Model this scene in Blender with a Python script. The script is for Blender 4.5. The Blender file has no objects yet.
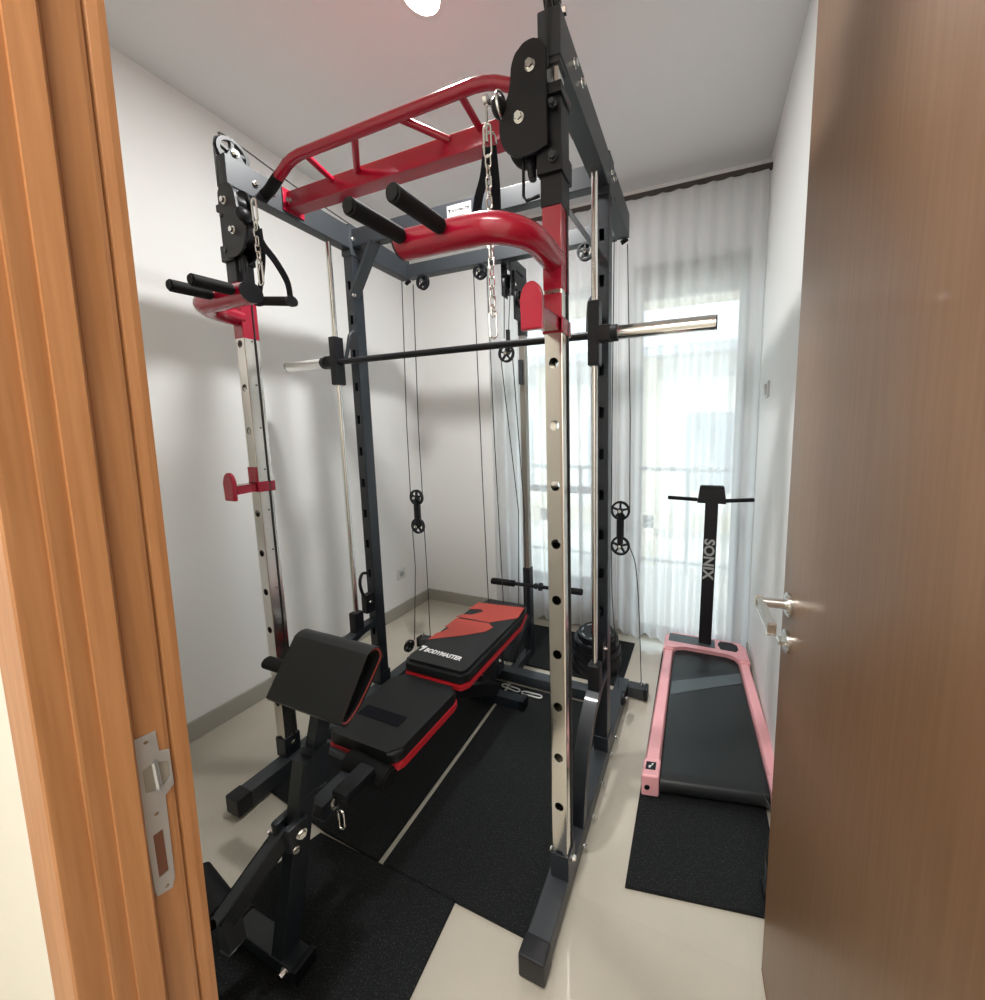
import bpy, bmesh, math, random
from mathutils import Vector, Matrix
PI = math.pi
random.seed(7)
S = bpy.context.scene
COL = S.collection

# ------------------------------------------------------------------ camera
F_PX, PX, PY = 356.333, 574.66, 474.28
YAW, PITCH, ROLL = 0.34254, -0.10784, -0.0068955
fw = Vector((-math.sin(YAW)*math.cos(PITCH), math.cos(YAW)*math.cos(PITCH), math.sin(PITCH)))
rt = Vector((math.cos(YAW), math.sin(YAW), 0)); up = rt.cross(fw)
r2 = math.cos(ROLL)*rt + math.sin(ROLL)*up; u2 = -math.sin(ROLL)*rt + math.cos(ROLL)*up
cd = bpy.data.cameras.new('camera'); cam = bpy.data.objects.new('camera', cd); COL.objects.link(cam)
cam.matrix_world = Matrix(((r2.x, u2.x, -fw.x, 1.63476), (r2.y, u2.y, -fw.y, -0.90209), (r2.z, u2.z, -fw.z, 1.41876), (0, 0, 0, 1)))
cd.sensor_fit = 'HORIZONTAL'; cd.sensor_width = 36; cd.lens = F_PX*36/985
cd.shift_x = (492.5-PX)/985; cd.shift_y = (PY-500)/985
cd.clip_start = 0.01; cd.clip_end = 200
S.camera = cam

# ------------------------------------------------------------------ sky, lamps, exposure
wd = bpy.data.worlds.new('sky'); S.world = wd; wd.use_nodes = True
bg = wd.node_tree.nodes['Background']; bg.inputs[0].default_value = (0.80, 0.90, 1.0, 1); bg.inputs[1].default_value = 2.35
def lamp(name, kind, loc, energy, color=(1, 1, 1), size=.2, rot=(0, 0, 0), sy=None):
    d = bpy.data.lights.new(name, kind); d.energy = energy; d.color = color
    if kind == 'AREA':
        d.size = size
        if sy: d.shape = 'RECTANGLE'; d.size_y = sy
        else: d.shape = 'DISK'
    elif kind == 'SUN': d.angle = size
    else: d.shadow_soft_size = size
    o = bpy.data.objects.new(name, d); o.location = loc; o.rotation_euler = rot; COL.objects.link(o); return o
lamp('ceiling_lamp', 'AREA', (.671, .245, 2.915), 17.5, (.985, .985, .97), .14)
lamp('hall_lamp', 'AREA', (1.40, -1.45, 2.90), 32, (1, .97, .93), .9)
lamp('sun', 'SUN', (3, -6, 9), 2.2, (1, .96, .88), .02, (math.radians(50), 0, math.radians(20)))
S.view_settings.view_transform = 'Standard'; S.view_settings.look = 'None'
S.view_settings.gamma = 1; S.view_settings.use_curve_mapping = False
S.view_settings.exposure = 0.83
S.cycles.caustics_reflective = False

# ------------------------------------------------------------------ materials
def mat(name, col, rough=.5, metal=0, **k):
    m = bpy.data.materials.new(name); m.use_nodes = True
    b = m.node_tree.nodes['Principled BSDF']
    b.inputs['Base Color'].default_value = (*col, 1); b.inputs['Roughness'].default_value = rough; b.inputs['Metallic'].default_value = metal
    if 'coat' in k: b.inputs['Coat Weight'].default_value = k['coat']; b.inputs['Coat Roughness'].default_value = .08
    if 'emit' in k: b.inputs['Emission Color'].default_value = (*col, 1); b.inputs['Emission Strength'].default_value = k['emit']
    if 'spec' in k: b.inputs['Specular IOR Level'].default_value = k['spec']
    return m
def nodes(m): return m.node_tree.nodes, m.node_tree.links, m.node_tree.nodes['Principled BSDF']
def coords(m, scale=(1, 1, 1), rot=(0, 0, 0)):
    n, l, b = nodes(m); g = n.new('ShaderNodeNewGeometry'); mp = n.new('ShaderNodeMapping')
    mp.inputs['Scale'].default_value = scale; mp.inputs['Rotation'].default_value = rot
    l.new(g.outputs['Position'], mp.inputs['Vector']); return mp.outputs[0]
def noise_color(m, scale3, nscale, c1, c2, p1=.35, p2=.65, detail=4):
    n, l, b = nodes(m); v = coords(m, scale3); t = n.new('ShaderNodeTexNoise'); t.inputs['Scale'].default_value = nscale; t.inputs['Detail'].default_value = detail
    l.new(v, t.inputs['Vector']); r = n.new('ShaderNodeValToRGB'); r.color_ramp.elements[0].position = p1; r.color_ramp.elements[1].position = p2
    r.color_ramp.elements[0].color = (*c1, 1); r.color_ramp.elements[1].color = (*c2, 1)
    l.new(t.outputs[0], r.inputs[0]); l.new(r.outputs[0], b.inputs['Base Color']); return t
def bump(m, scale, strength, scale3=(1, 1, 1), dist=.002):
    n, l, b = nodes(m); v = coords(m, scale3); t = n.new('ShaderNodeTexNoise'); t.inputs['Scale'].default_value = scale; t.inputs['Detail'].default_value = 5
    l.new(v, t.inputs['Vector']); bp = n.new('ShaderNodeBump'); bp.inputs['Strength'].default_value = strength; bp.inputs['Distance'].default_value = dist
    l.new(t.outputs[0], bp.inputs['Height']); l.new(bp.outputs[0], b.inputs['Normal'])

M = {}
M['wall'] = mat('painted_wall', (.89, .89, .88), .6); bump(M['wall'], 60, .08)
M['ceil'] = mat('painted_ceiling', (.76, .76, .76), .8)
M['base'] = mat('skirting_tile', (.38, .365, .32), .25)
M['hall'] = mat('cream_hall_paint', (.72, .68, .58), .65)
M['jamb'] = mat('orange_wood', (.40, .17, .06), .45); noise_color(M['jamb'], (40, 40, 1.6), 4, (.39, .168, .060), (.49, .228, .092), .3, .7, 8)
M['recess'] = mat('bare_timber', (.16, .06, .03), .7)
M['recess2'] = mat('mortar_in_recess', (.30, .27, .22), .9)
M['door'] = mat('door_veneer', (.27, .15, .085), .36, coat=.05); noise_color(M['door'], (30, 30, 1.2), 5, (.185, .098, .048), (.225, .125, .064), .3, .7, 8)
M['plate'] = mat('galvanised', (.55, .55, .54), .38, .6)
M['nickel'] = mat('brushed_nickel', (.62, .60, .56), .25, 1)
M['bright'] = mat('zinc_wire', (.80, .80, .78), .35, .3)
M['chrome'] = mat('chrome', (.80, .79, .76), .13, 1)
M['satin'] = mat('satin_steel', (.36, .34, .31), .38, .8)
M['post'] = mat('polished_steel', (.78, .75, .70), .16, 1)
M['gun'] = mat('gunmetal_paint', (.027, .032, .038), .46, 0, coat=.1)
M['navy'] = mat('dark_navy_paint', (.009, .013, .019), .46, 0, coat=.15)
M['black'] = mat('black_plastic', (.006, .0065, .009), .42, spec=.35)
M['foam'] = mat('black_foam', (.006, .006, .0065), .75, spec=.25)
M['red'] = mat('red_gloss', (.36, .004, .026), .24, coat=.4)
M['redv'] = mat('red_vinyl', (.52, .018, .028), .45)
M['redp'] = mat('red_print', (.40, .050, .035), .55)
M['vinyl'] = mat('black_vinyl', (.010, .011, .012), .45, spec=.35); bump(M['vinyl'], 350, .12, dist=.001)
M['web'] = mat('black_webbing', (.006, .007, .011), .85, spec=.2)
M['white'] = mat('white_print', (.75, .75, .75), .5)
M['grey_print'] = mat('grey_print', (.42, .43, .43), .5)
M['pink'] = mat('pink_plastic', (.86, .42, .45), .35)
M['pale'] = mat('white_plastic', (.72, .72, .70), .35)
M['belt'] = mat('belt', (.010, .012, .013), .42); bump(M['belt'], 500, .1, dist=.0005)
M['beltband'] = mat('belt_band', (.075, .092, .098), .4)
M['cable'] = mat('cable', (.02, .02, .022), .45)
M['bronze'] = mat('window_frame_paint', (.13, .125, .14), .4, .3)
M['track'] = mat('track_paint', (.05, .038, .03), .5)
M['lamp'] = mat('lamp_glow', (1, .98, .95), .5, emit=22)
M['ext'] = mat('exterior_white', (.80, .76, .68), .8)
M['cream'] = mat('exterior_cream', (.62, .55, .42), .8)
M['extg'] = mat('exterior_grey', (.40, .42, .43), .6)
M['rail'] = mat('rail_grey', (.42, .44, .45), .5)
# rubber with pale flecks
m = mat('rubber_mat', (.012, .014, .015), .85, spec=.25); M['rubber'] = m
n, l, b = nodes(m); v = coords(m); t = n.new('ShaderNodeTexNoise'); t.inputs['Scale'].default_value = 260; t.inputs['Detail'].default_value = 3
l.new(v, t.inputs['Vector']); r = n.new('ShaderNodeValToRGB'); e = r.color_ramp.elements
e[0].position = .55; e[0].color = (.0060, .0072, .0078, 1); e[1].position = .72; e[1].color = (.045, .050, .048, 1)
l.new(t.outputs[0], r.inputs[0]); l.new(r.outputs[0], b.inputs['Base Color'])
bm_ = n.new('ShaderNodeBump'); bm_.inputs['Strength'].default_value = .5; bm_.inputs['Distance'].default_value = .002
l.new(t.outputs[0], bm_.inputs['Height']); l.new(bm_.outputs[0], b.inputs['Normal'])
# glossy floor tile with thin joints
m = mat('floor_tile', (.55, .50, .42), .09); M['tile'] = m
n, l, b = nodes(m); v = coords(m)
br = n.new('ShaderNodeTexBrick'); br.offset = 0; br.inputs['Scale'].default_value = 1
br.inputs['Color1'].default_value = (.60, .555, .465, 1); br.inputs['Color2'].default_value = (.585, .54, .452, 1); br.inputs['Mortar'].default_value = (.575, .53, .45, 1)
br.inputs['Mortar Size'].default_value = .0015; br.inputs['Brick Width'].default_value = .6; br.inputs['Row Height'].default_value = .6
l.new(v, br.inputs['Vector'])
t = n.new('ShaderNodeTexNoise'); t.inputs['Scale'].default_value = 3.2; t.inputs['Detail'].default_value = 6; l.new(v, t.inputs['Vector'])
mx = n.new('ShaderNodeMix'); mx.data_type = 'RGBA'; mx.blend_type = 'MULTIPLY'; mx.inputs[0].default_value = .25
l.new(br.outputs[0], mx.inputs[6]); l.new(t.outputs[0], mx.inputs[7]); l.new(mx.outputs[2], b.inputs['Base Color'])
# sheer curtain
m = bpy.data.materials.new('sheer_fabric'); m.use_nodes = True; M['sheer'] = m
n = m.node_tree.nodes; l = m.node_tree.links; n.clear()
o_ = n.new('ShaderNodeOutputMaterial'); tr = n.new('ShaderNodeBsdfTransparent'); tl = n.new('ShaderNodeBsdfTranslucent'); df = n.new('ShaderNodeBsdfDiffuse')
tr.inputs[0].default_value = (.96, .97, 1, 1); tl.inputs[0].default_value = (.84, .85, .87, 1); df.inputs[0].default_value = (.80, .80, .80, 1)
a = n.new('ShaderNodeMixShader'); a.inputs[0].default_value = .5; l.new(tl.outputs[0], a.inputs[1]); l.new(df.outputs[0], a.inputs[2])
lw = n.new('ShaderNodeLayerWeight'); lw.inputs[0].default_value = .35
rr = n.new('ShaderNodeMapRange'); rr.inputs[1].default_value = 0; rr.inputs[2].default_value = 1; rr.inputs[3].default_value = .74; rr.inputs[4].default_value = .99
l.new(lw.outputs['Facing'], rr.inputs[0])
c = n.new('ShaderNodeMixShader'); l.new(rr.outputs[0], c.inputs[0]); l.new(tr.outputs[0], c.inputs[1]); l.new(a.outputs[0], c.inputs[2]); l.new(c.outputs[0], o_.inputs[0])
# window glass
m = bpy.data.materials.new('pane_glass'); m.use_nodes = True; M['glass'] = m
n = m.node_tree.nodes; l = m.node_tree.links; n.clear()
o_ = n.new('ShaderNodeOutputMaterial'); tr = n.new('ShaderNodeBsdfTransparent'); tr.inputs[0].default_value = (.93, .97, .97, 1); gl = n.new('ShaderNodeBsdfGlossy'); gl.inputs['Roughness'].default_value = .02
x = n.new('ShaderNodeMixShader'); x.inputs[0].default_value = .07; l.new(tr.outputs[0], x.inputs[1]); l.new(gl.outputs[0], x.inputs[2]); l.new(x.outputs[0], o_.inputs[0])

# ------------------------------------------------------------------ helpers
class MB:
    def __init__(s): s.bm = bmesh.new()
    def _bev(s, vs, bev, seg=2):
        if bev > 0:
            es = {e for v in vs for e in v.link_edges}
            bmesh.ops.bevel(s.bm, geom=list(es), offset=bev, segments=seg, affect='EDGES', profile=.5)
    def box(s, x0, x1, y0, y1, z0, z1, bev=0, seg=2):
        g = bmesh.ops.create_cube(s.bm, size=1)['verts']
        for v in g: v.co = Vector(((x0+x1)/2+v.co.x*(x1-x0), (y0+y1)/2+v.co.y*(y1-y0), (z0+z1)/2+v.co.z*(z1-z0)))
        s._bev(g, bev, seg); return s
    def beam(s, a, b, w, h, upv=(0, 0, 1), bev=.003):
        a, b = Vector(a), Vector(b); d = b-a; L = d.length; d.normalize(); sd = d.cross(Vector(upv))
        if sd.length < 1e-4: sd = d.cross(Vector((0, 1, 0)))
        sd.normalize(); u = sd.cross(d); g = bmesh.ops.create_cube(s.bm, size=1)['verts']
        for v in g: v.co = (a+b)/2 + d*v.co.x*L + sd*v.co.y*w + u*v.co.z*h
        s._bev(g, bev); return s
    def cyl(s, a, b, r, n=20, r2_=None, bev=0):
        a, b = Vector(a), Vector(b); d = b-a
        g = bmesh.ops.create_cone(s.bm, cap_ends=True, segments=n, radius1=r, radius2=r if r2_ is None else r2_, depth=d.length)['verts']
        q = Vector((0, 0, 1)).rotation_difference(d.normalized()).to_matrix().to_4x4()
        bmesh.ops.transform(s.bm, matrix=Matrix.Translation((a+b)/2) @ q, verts=g)
        if bev:
            es = {e for v in g for e in v.link_edges if abs((e.verts[0].co-e.verts[1].co).dot(d)) < 1e-6}
            bmesh.ops.bevel(s.bm, geom=list(es), offset=bev, segments=2, affect='EDGES')
        return s
    def sweep(s, pts, sec, closed=False, upv=(0, 0, 1), caps=True):
        """sweep a 2D section (list of (u,v)) along pts"""
        P = [Vector(p) for p in pts]; N = len(P); rings = []; prev = None
        for i, p in enumerate(P):
            if closed: t = P[(i+1) % N]-P[i-1]
            else: t = P[min(i+1, N-1)]-P[max(i-1, 0)]
            t.normalize()
            if prev is None:
                sd = t.cross(Vector(upv))
                if sd.length < 1e-3: sd = t.cross(Vector((0, 1, 0)))
            else: sd = prev - t*prev.dot(t)
            sd.normalize(); prev = sd; u = sd.cross(t)
            rings.append([s.bm.verts.new(p+sd*a+u*b) for a, b in sec])
        K = len(sec)
        for i in range(N if closed else N-1):
            A, B = rings[i], rings[(i+1) % N]
            for k in range(K): s.bm.faces.new((A[k], A[(k+1) % K], B[(k+1) % K], B[k]))
        if caps and not closed: s.bm.faces.new(rings[0][::-1]); s.bm.faces.new(rings[-1])
        return s
    def tube(s, pts, r, n=14, closed=False, **k):
        return s.sweep(pts, [(r*math.cos(2*PI*i/n), r*math.sin(2*PI*i/n)) for i in range(n)], closed, **k)
    def prism(s, poly, axis, a, b, bev=0, seg=2):
        """poly (p,q) in the plane normal to axis, extruded a..b; x:(y,z) y:(x,z) z:(x,y)"""
        mk = {'x': lambda p, q, t: (t, p, q), 'y': lambda p, q, t: (p, t, q), 'z': lambda p, q, t: (p, q, t)}[axis]
        A = [s.bm.verts.new(mk(p, q, a)) for p, q in poly]; B = [s.bm.verts.new(mk(p, q, b)) for p, q in poly]; K = len(poly)
        f1 = s.bm.faces.new(A); f2 = s.bm.faces.new(B[::-1])
        for k in range(K): s.bm.faces.new((A[(k+1) % K], A[k], B[k], B[(k+1) % K]))
        if bev:
            es = set(f1.edges) | set(f2.edges); bmesh.ops.bevel(s.bm, geom=list(es), offset=bev, segments=seg, affect='EDGES')
        return s
    def lathe(s, prof, c, axis='z', n=40):
        """prof (r,h) closed ring profile revolved about axis through c"""
        c = Vector(c); rings = []
        for i in range(n):
            a = 2*PI*i/n; cs, sn = math.cos(a), math.sin(a)
            mk = {'x': lambda r, h: Vector((h, r*cs, r*sn)), 'y': lambda r, h: Vector((r*cs, h, r*sn)), 'z': lambda r, h: Vector((r*cs, r*sn, h))}[axis]
            rings.append([s.bm.verts.new(c+mk(r, h)) for r, h in prof])
        K = len(prof)
        for i in range(n):
            A, B = rings[i], rings[(i+1) % n]
            for k in range(K): s.bm.faces.new((A[k], A[(k+1) % K], B[(k+1) % K], B[k]))
        return s
    def sphere(s, c, r, sc=(1, 1, 1)):
        g = bmesh.ops.create_uvsphere(s.bm, u_segments=16, v_segments=10, radius=r)['verts']
        for v in g: v.co = Vector(c)+Vector((v.co.x*sc[0], v.co.y*sc[1], v.co.z*sc[2]))
        return s
    def build(s, name, m, parent=None, smooth=True, label=None, kind=None):
        bmesh.ops.recalc_face_normals(s.bm, faces=s.bm.faces)
        off = Vector((0, 0, 0)); q = parent
        while q is not None: off += Vector(q.location); q = q.parent
        for v in s.bm.verts: v.co -= off
        me = bpy.data.meshes.new(name); s.bm.to_mesh(me); s.bm.free()
        me.materials.append(M[m] if isinstance(m, str) else m)
        if smooth:
            for p in me.polygons: p.use_smooth = True
            try: me.set_sharp_from_angle(angle=math.radians(40))
            except Exception: pass
        o = bpy.data.objects.new(name, me); COL.objects.link(o)
        if smooth: wn = o.modifiers.new('wn', 'WEIGHTED_NORMAL'); wn.keep_sharp = True
        if parent: o.parent = parent
        if label: o['label'] = label
        if kind: o['kind'] = kind
        return o
def thing(name, label, cat, loc=(0, 0, 0), group=None):
    o = bpy.data.objects.new(name, None); COL.objects.link(o); o.location = loc; o.empty_display_size = .05
    o['label'] = label; o['category'] = cat
    if group: o['group'] = group
    return o
def tag(o, label, cat, group=None):
    o['label'] = label; o['category'] = cat
    if group: o['group'] = group
    return o
def struct(name, mb, m, parent=None, smooth=False):
    o = mb.build(name, m, parent, smooth)
    if not parent: o['kind'] = 'structure'
    return o
def arc(c, r, a0, a1, n, plane='xy'):
    out = []
    for i in range(n+1):
        a = math.radians(a0+(a1-a0)*i/n); p, q = r*math.cos(a), r*math.sin(a)
        out.append({'xy': (c[0]+p, c[1]+q, c[2]), 'yz': (c[0], c[1]+p, c[2]+q), 'xz': (c[0]+p, c[1], c[2]+q)}[plane])
    return out
def smooth_path(pts, n=8):
    P = [Vector(p) for p in pts]; P = [2*P[0]-P[1]]+P+[2*P[-1]-P[-2]]; out = []
    for i in range(1, len(P)-2):
        for k in range(n):
            t = k/n; a, b, c, d = P[i-1:i+3]
            out.append(.5*((2*b)+(c-a)*t+(2*a-5*b+4*c-d)*t*t+(3*b-a-3*c+d)*t**3))
    out.append(P[-2]); return out
def cut(o, cutters):
    o.modifiers.clear()
    """boolean difference applied at once, cutters given as MB objects"""
    for cb in cutters:
        c = cb.build('cutter', 'black', None, False)
        md = o.modifiers.new('cut', 'BOOLEAN'); md.object = c; md.solver = 'EXACT'
        bpy.context.view_layer.update()
        me = bpy.data.meshes.new_from_object(o.evaluated_get(bpy.context.evaluated_depsgraph_get()))
        o.modifiers.clear(); o.data = me; bpy.data.objects.remove(c)
    wn = o.modifiers.new('wn', 'WEIGHTED_NORMAL'); wn.keep_sharp = True
    for p in o.data.polygons: p.use_smooth = True
    try: o.data.set_sharp_from_angle(angle=math.radians(32))
    except Exception: pass
def text(name, body, size, m, parent, origin, xdir, ydir, depth=.0012, bold=.0, sx=1.0, align='LEFT'):
    cu = bpy.data.curves.new(name, 'FONT'); cu.body = body; cu.size = size; cu.extrude = depth/2; cu.offset = bold; cu.align_x = align; cu.resolution_u = 3
    t = bpy.data.objects.new(name, cu); COL.objects.link(t); bpy.context.view_layer.update()
    me = bpy.data.meshes.new_from_object(t.evaluated_get(bpy.context.evaluated_depsgraph_get())); bpy.data.objects.remove(t)
    X = Vector(xdir).normalized(); Y = Vector(ydir).normalized(); Z = X.cross(Y)
    off = Vector((0, 0, 0)); q = parent
    while q is not None: off += Vector(q.location); q = q.parent
    mt = Matrix(((X.x*sx, Y.x, Z.x, origin[0]-off.x), (X.y*sx, Y.y, Z.y, origin[1]-off.y), (X.z*sx, Y.z, Z.z, origin[2]-off.z), (0, 0, 0, 1)))
    me.transform(mt); me.materials.clear(); me.materials.append(M[m]); o = bpy.data.objects.new(name, me); COL.objects.link(o); o.parent = parent; return o
def wheel(c, r, w, axis, parent, m='black', name='pulley_wheel'):
    """spoked cable pulley"""
    mb = MB(); mb.lathe([(r*.78, -w/2), (r, -w/2), (r*.92, 0), (r, w/2), (r*.78, w/2)], c, axis, 28)
    mb.lathe([(r*.01, -w*.6), (r*.30, -w*.6), (r*.30, w*.6), (r*.01, w*.6)], c, axis, 16)
    for k in range(5):
        a = 2*PI*k/5+.3; p, q = math.cos(a), math.sin(a)
        d = {'x': Vector((0, p, q)), 'y': Vector((p, 0, q)), 'z': Vector((p, q, 0))}[axis]
        ax = {'x': (1, 0, 0), 'y': (0, 1, 0), 'z': (0, 0, 1)}[axis]
        mb.beam(Vector(c)+d*r*.2, Vector(c)+d*r*.84, r*.20, w*.8, ax, 0)
    return mb.build(name, m, parent)
def bolt(c, d, r, parent, m='chrome', L=.012):
    c = Vector(c); d = Vector(d).normalized()
    MB().cyl(c, c+d*L*.35, r*1.35, 20).cyl(c+d*L*.3, c+d*L, r, 6).build('bolt', m, parent, False)

# ------------------------------------------------------------------ room shell
XL, XR, YB, YF, HC = -.59, 1.95, 1.50, -.70, 2.945
struct('floor', MB().box(XL-.1, XR+.7, -2.4, YB+.15, -.1, 0), 'tile')
struct('ceiling', MB().box(XL-.1, XR+.7, -2.4, YB+.15, HC, HC+.1), 'ceil')
struct('wall_left', MB().box(XL-.1, XL, YF, YB+.15, 0, HC), 'wall')
struct('wall_right', MB().box(XR, XR+.1, YF-.1, YB+.15, 0, HC), 'wall')
# back wall with the window and the balcony door cut out
W0, W1, WZ0, WZ1 = .28, .93, .30, 2.42
D0, D1, DZ1 = 1.19, 1.88, 2.50
bw = MB()
bw.box(XL-.1, W0, YB, YB+.15, 0, HC).box(W0, W1, YB, YB+.15, 0, WZ0).box(W0, W1, YB, YB+.15, WZ1, HC)
bw.box(W1, D0, YB, YB+.15, 0, HC).box(D0, D1, YB, YB+.15, DZ1, HC).box(D1, XR+.1, YB, YB+.15, 0, HC)
struct('wall_back', bw, 'wall')
# wall with the doorway the camera looks through
fwm = MB().box(XL-.1, 1.06, -.791, YF, 0, HC).box(1.89, XR+.7, -.791, YF, 0, HC).box(1.06, 1.89, -.791, YF, 2.40, HC)
struct('wall_front', fwm, 'hall')
hw = MB().box(XL-.2, XL-.1, -2.4, YF, 0, HC).box(XR+.7, XR+.8, -2.4, YF, 0, HC).box(XL-.2, XR+.8, -2.5, -2.4, 0, HC)
struct('wall_hall', hw, 'wall')
def skirt(name, x0, x1, y0, y1): struct(name, MB().box(x0, x1, y0, y1, 0, .095, .003), 'base')
skirt('baseboard_left', XL, XL+.012, YF, YB); skirt('baseboard_back', XL+.012, W1+.25, YB-.012, YB); skirt('baseboard_right', XR-.012, XR, YF, YB)

# doorway frame: moulded left jamb, right jamb, head
prof = [(1.045, -.797), (1.0955, -.797), (1.0965, -.7955), (1.0965, -.7945), (1.0963, -.792), (1.0940, -.7765), (1.0965, -.7760), (1.0965, -.774),
        (1.0940, -.7615), (1.0965, -.7610), (1.0965, -.759), (1.0965, -.744), (1.093, -.7415), (1.082, -.741), (1.0838, -.7375), (1.0845, -.730), (1.0845, -.718), (1.0835, -.7145),
        (1.079, -.7135), (1.0825, -.7105), (1.0832, -.704), (1.0825, -.6985), (1.078, -.697), (1.045, -.697)]
t1 = MB().prism(prof, 'z', 0, 2.42)
for v in t1.bm.verts: v.co.y += .013*(v.co.z-1.0)+.0012   # the left jamb stands slightly out of plumb
struct('trim_1', t1, 'jamb', smooth=False)
struct('trim_2', MB().prism([(2.95-a, b) for a, b in prof], 'z', 0, 2.42), 'jamb')
struct('trim_3', MB().box(1.05, 1.90, -.797, -.690, 2.375, 2.43, .003), 'jamb')
# strike plate let into the left jamb
root = thing('strike_plate', 'grey metal latch plate let into the orange wooden door frame', 'strike plate', (1.0845, -.7275, .912))
outl = [(-.7375, 1.106), (-.7215, 1.104), (-.7215, 1.079), (-.7135, 1.075), (-.7135, 1.032), (-.7215, 1.026), (-.7225, .925), (-.7255, .914), (-.737, .918), (-.7385, .926), (-.7385, 1.04)]
pl_ = MB().prism(outl, 'x', 1.0846, 1.0862, .0004, 1).build('plate', 'plate', root)
cut(pl_, [MB().prism([(-.7345, 1.068), (-.726, 1.071), (-.7155, 1.062), (-.7155, 1.044), (-.725, 1.036), (-.7345, 1.042)], 'x', 1.08, 1.09), MB().box(1.08, 1.09, -.734, -.7265, .938, .990)])
MB().box(1.0843, 1.0850, -.7350, -.7260, .936, .992).build('recess', 'recess', root, False)
MB().box(1.0843, 1.0850, -.7350, -.7150, 1.034, 1.072).build('recess', 'recess2', root, False)
MB().beam((1.0856, -.7245, 1.038), (1.0856, -.7255, 1.071), .0014, .0012).build('spring_tongue', 'plate', root, False)
for z in (1.097, 1.012, .922): MB().cyl((1.0860, -.7295, z), (1.0865, -.7295, z), .0018, 12).build('screw', 'nickel', root)

# the open door leaf
hx, hy, ex, ey = 1.868, -.705, 1.825, .010
dd = Vector((ex-hx, ey-hy, 0)).normalized(); dn = Vector((-dd.y, dd.x, 0))   # dn points to the room's left
def dpt(s, o, z): return Vector((hx, hy, 0))+dd*s+dn*o+Vector((0, 0, z))
Ld = (Vector((ex, ey, 0))-Vector((hx, hy, 0))).length
dm = MB(); dm.beam(dpt(0, -.019, 1.19), dpt(Ld, -.019, 1.19), .038, 2.35, (0, 0, 1), .0015)
dleaf = struct('door_1', dm, 'door')
hd = MB(); hs = Ld-.052
hz = 1.047
hd.cyl(dpt(hs, 0, hz), dpt(hs, .008, hz), .026, 32, bev=.0015).cyl(dpt(hs, .008, hz), dpt(hs, .011, hz), .019, 28)
hd.cyl(dpt(hs, .008, hz), dpt(hs, .056, hz), .0105, 24)
hd.beam(dpt(hs+.012, .060, hz-.004), dpt(hs-.105, .060, hz-.008), .010, .021, (0, 0, 1), .003)
hd.build('door_handle', 'nickel', dleaf)
lk = MB().cyl(dpt(hs, 0, hz-.085), dpt(hs, .008, hz-.085), .025, 32, bev=.0015).box(0, 0, 0, 0, 0, 0)
lk.beam(dpt(hs-.010, .014, hz-.085), dpt(hs+.010, .014, hz-.085), .014, .007, (0, 0, 1), .002)
lk.build('lock_cylinder', 'nickel', dleaf)
MB().beam(dpt(Ld+.0005, -.019, hz-.05), dpt(Ld+.0015, -.019, hz-.05), .022, .20, (0, 0, 1), .0).build('latch_face', 'nickel', dleaf)
# far side handle
hb = MB().cyl(dpt(hs, -.038, hz), dpt(hs, -.046, hz), .026, 32).cyl(dpt(hs, -.046, hz), dpt(hs, -.070, hz), .0105, 24)
hb.beam(dpt(hs+.012, -.072, hz), dpt(hs-.105, -.072, hz), .010, .024, (0, 0, 1), .003); hb.build('door_handle', 'nickel', dleaf)

# window and balcony door
def casement(name, x0, x1, z0, z1, mull, ft=.05, zr=()):
    f = MB(); y0, y1 = YB+.05, YB+.10
    f.box(x0, x0+ft, y0, y1, z0, z1).box(x1-ft, x1, y0, y1, z0, z1).box(x0, x1, y0, y1, z1-ft, z1).box(x0, x1, y0, y1, z0, z0+ft)
    for mx_ in mull: f.box(mx_-.02, mx_+.02, y0+.005, y1-.005, z0, z1)
    for zz in zr: f.box(x0, x1, y0+.005, y1-.005, zz-.025, zz+.025)
    o = struct(name, f, 'bronze')
    MB().box(x0+ft, x1-ft, YB+.073, YB+.077, z0+ft, z1-ft).build('glass_pane', 'glass', o, False)
    return o
casement('window_1', W0, W1, WZ0, WZ1, [], .045, [1.02])
casement('door_2', D0, D1, 0, DZ1, [], .055)
MB().box(D0+.055, D1-.055, YB+.05, YB+.10, DZ1-.20, DZ1-.05).build('transom_panel', 'bronze', bpy.data.objects['door_2'], False)
# balcony and the house across
struct('trim_4', MB().box(-2.5, 5.0, YB+.15, 3.0, -.12, -.02), 'ext')
struct('trim_5', MB().box(-2.5, 5.0, YB+.15, 2.75, 2.62, 2.8), 'cream')
rl = thing('balcony_railing', 'grey metal balcony railing seen dimly through the sheer curtain', 'railing', (1.2, 2.85, -.02))
MB().box(-2.5, 5.0, 2.83, 2.87, 1.05, 1.09).build('top_rail', 'rail', rl, False)
MB().box(-2.5, 5.0, 2.84, 2.86, .08, .11).build('bottom_rail', 'rail', rl, False)
for k in range(6): MB().box(-1.95+k*1.15, -1.91+k*1.15, 2.835, 2.865, -.02, 1.05).build('baluster', 'rail', rl, False)
hs_ = thing('neighbouring_house', 'pale house across the street seen through the balcony door curtain', 'house', (2.0, 8.0, -3))
MB().box(-6, 9, 7.5, 10, -3, 3.1).build('wall', 'ext', hs_, False)
MB().box(-6.2, 9.2, 7.0, 10.2, 3.1, 3.3).build('roof', 'extg', hs_, False)
for x in (-3.6, -1.0, 1.3, 3.9):
    w_ = MB().box(x, x+1.1, 7.44, 7.52, .2, 1.9).build('window', 'extg', hs_, False)
for x in (-2.2, .4, 3.0): MB().box(x, x+.25, 7.2, 7.5, -3, 3.1).build('pier', 'cream', hs_, False)
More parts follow.
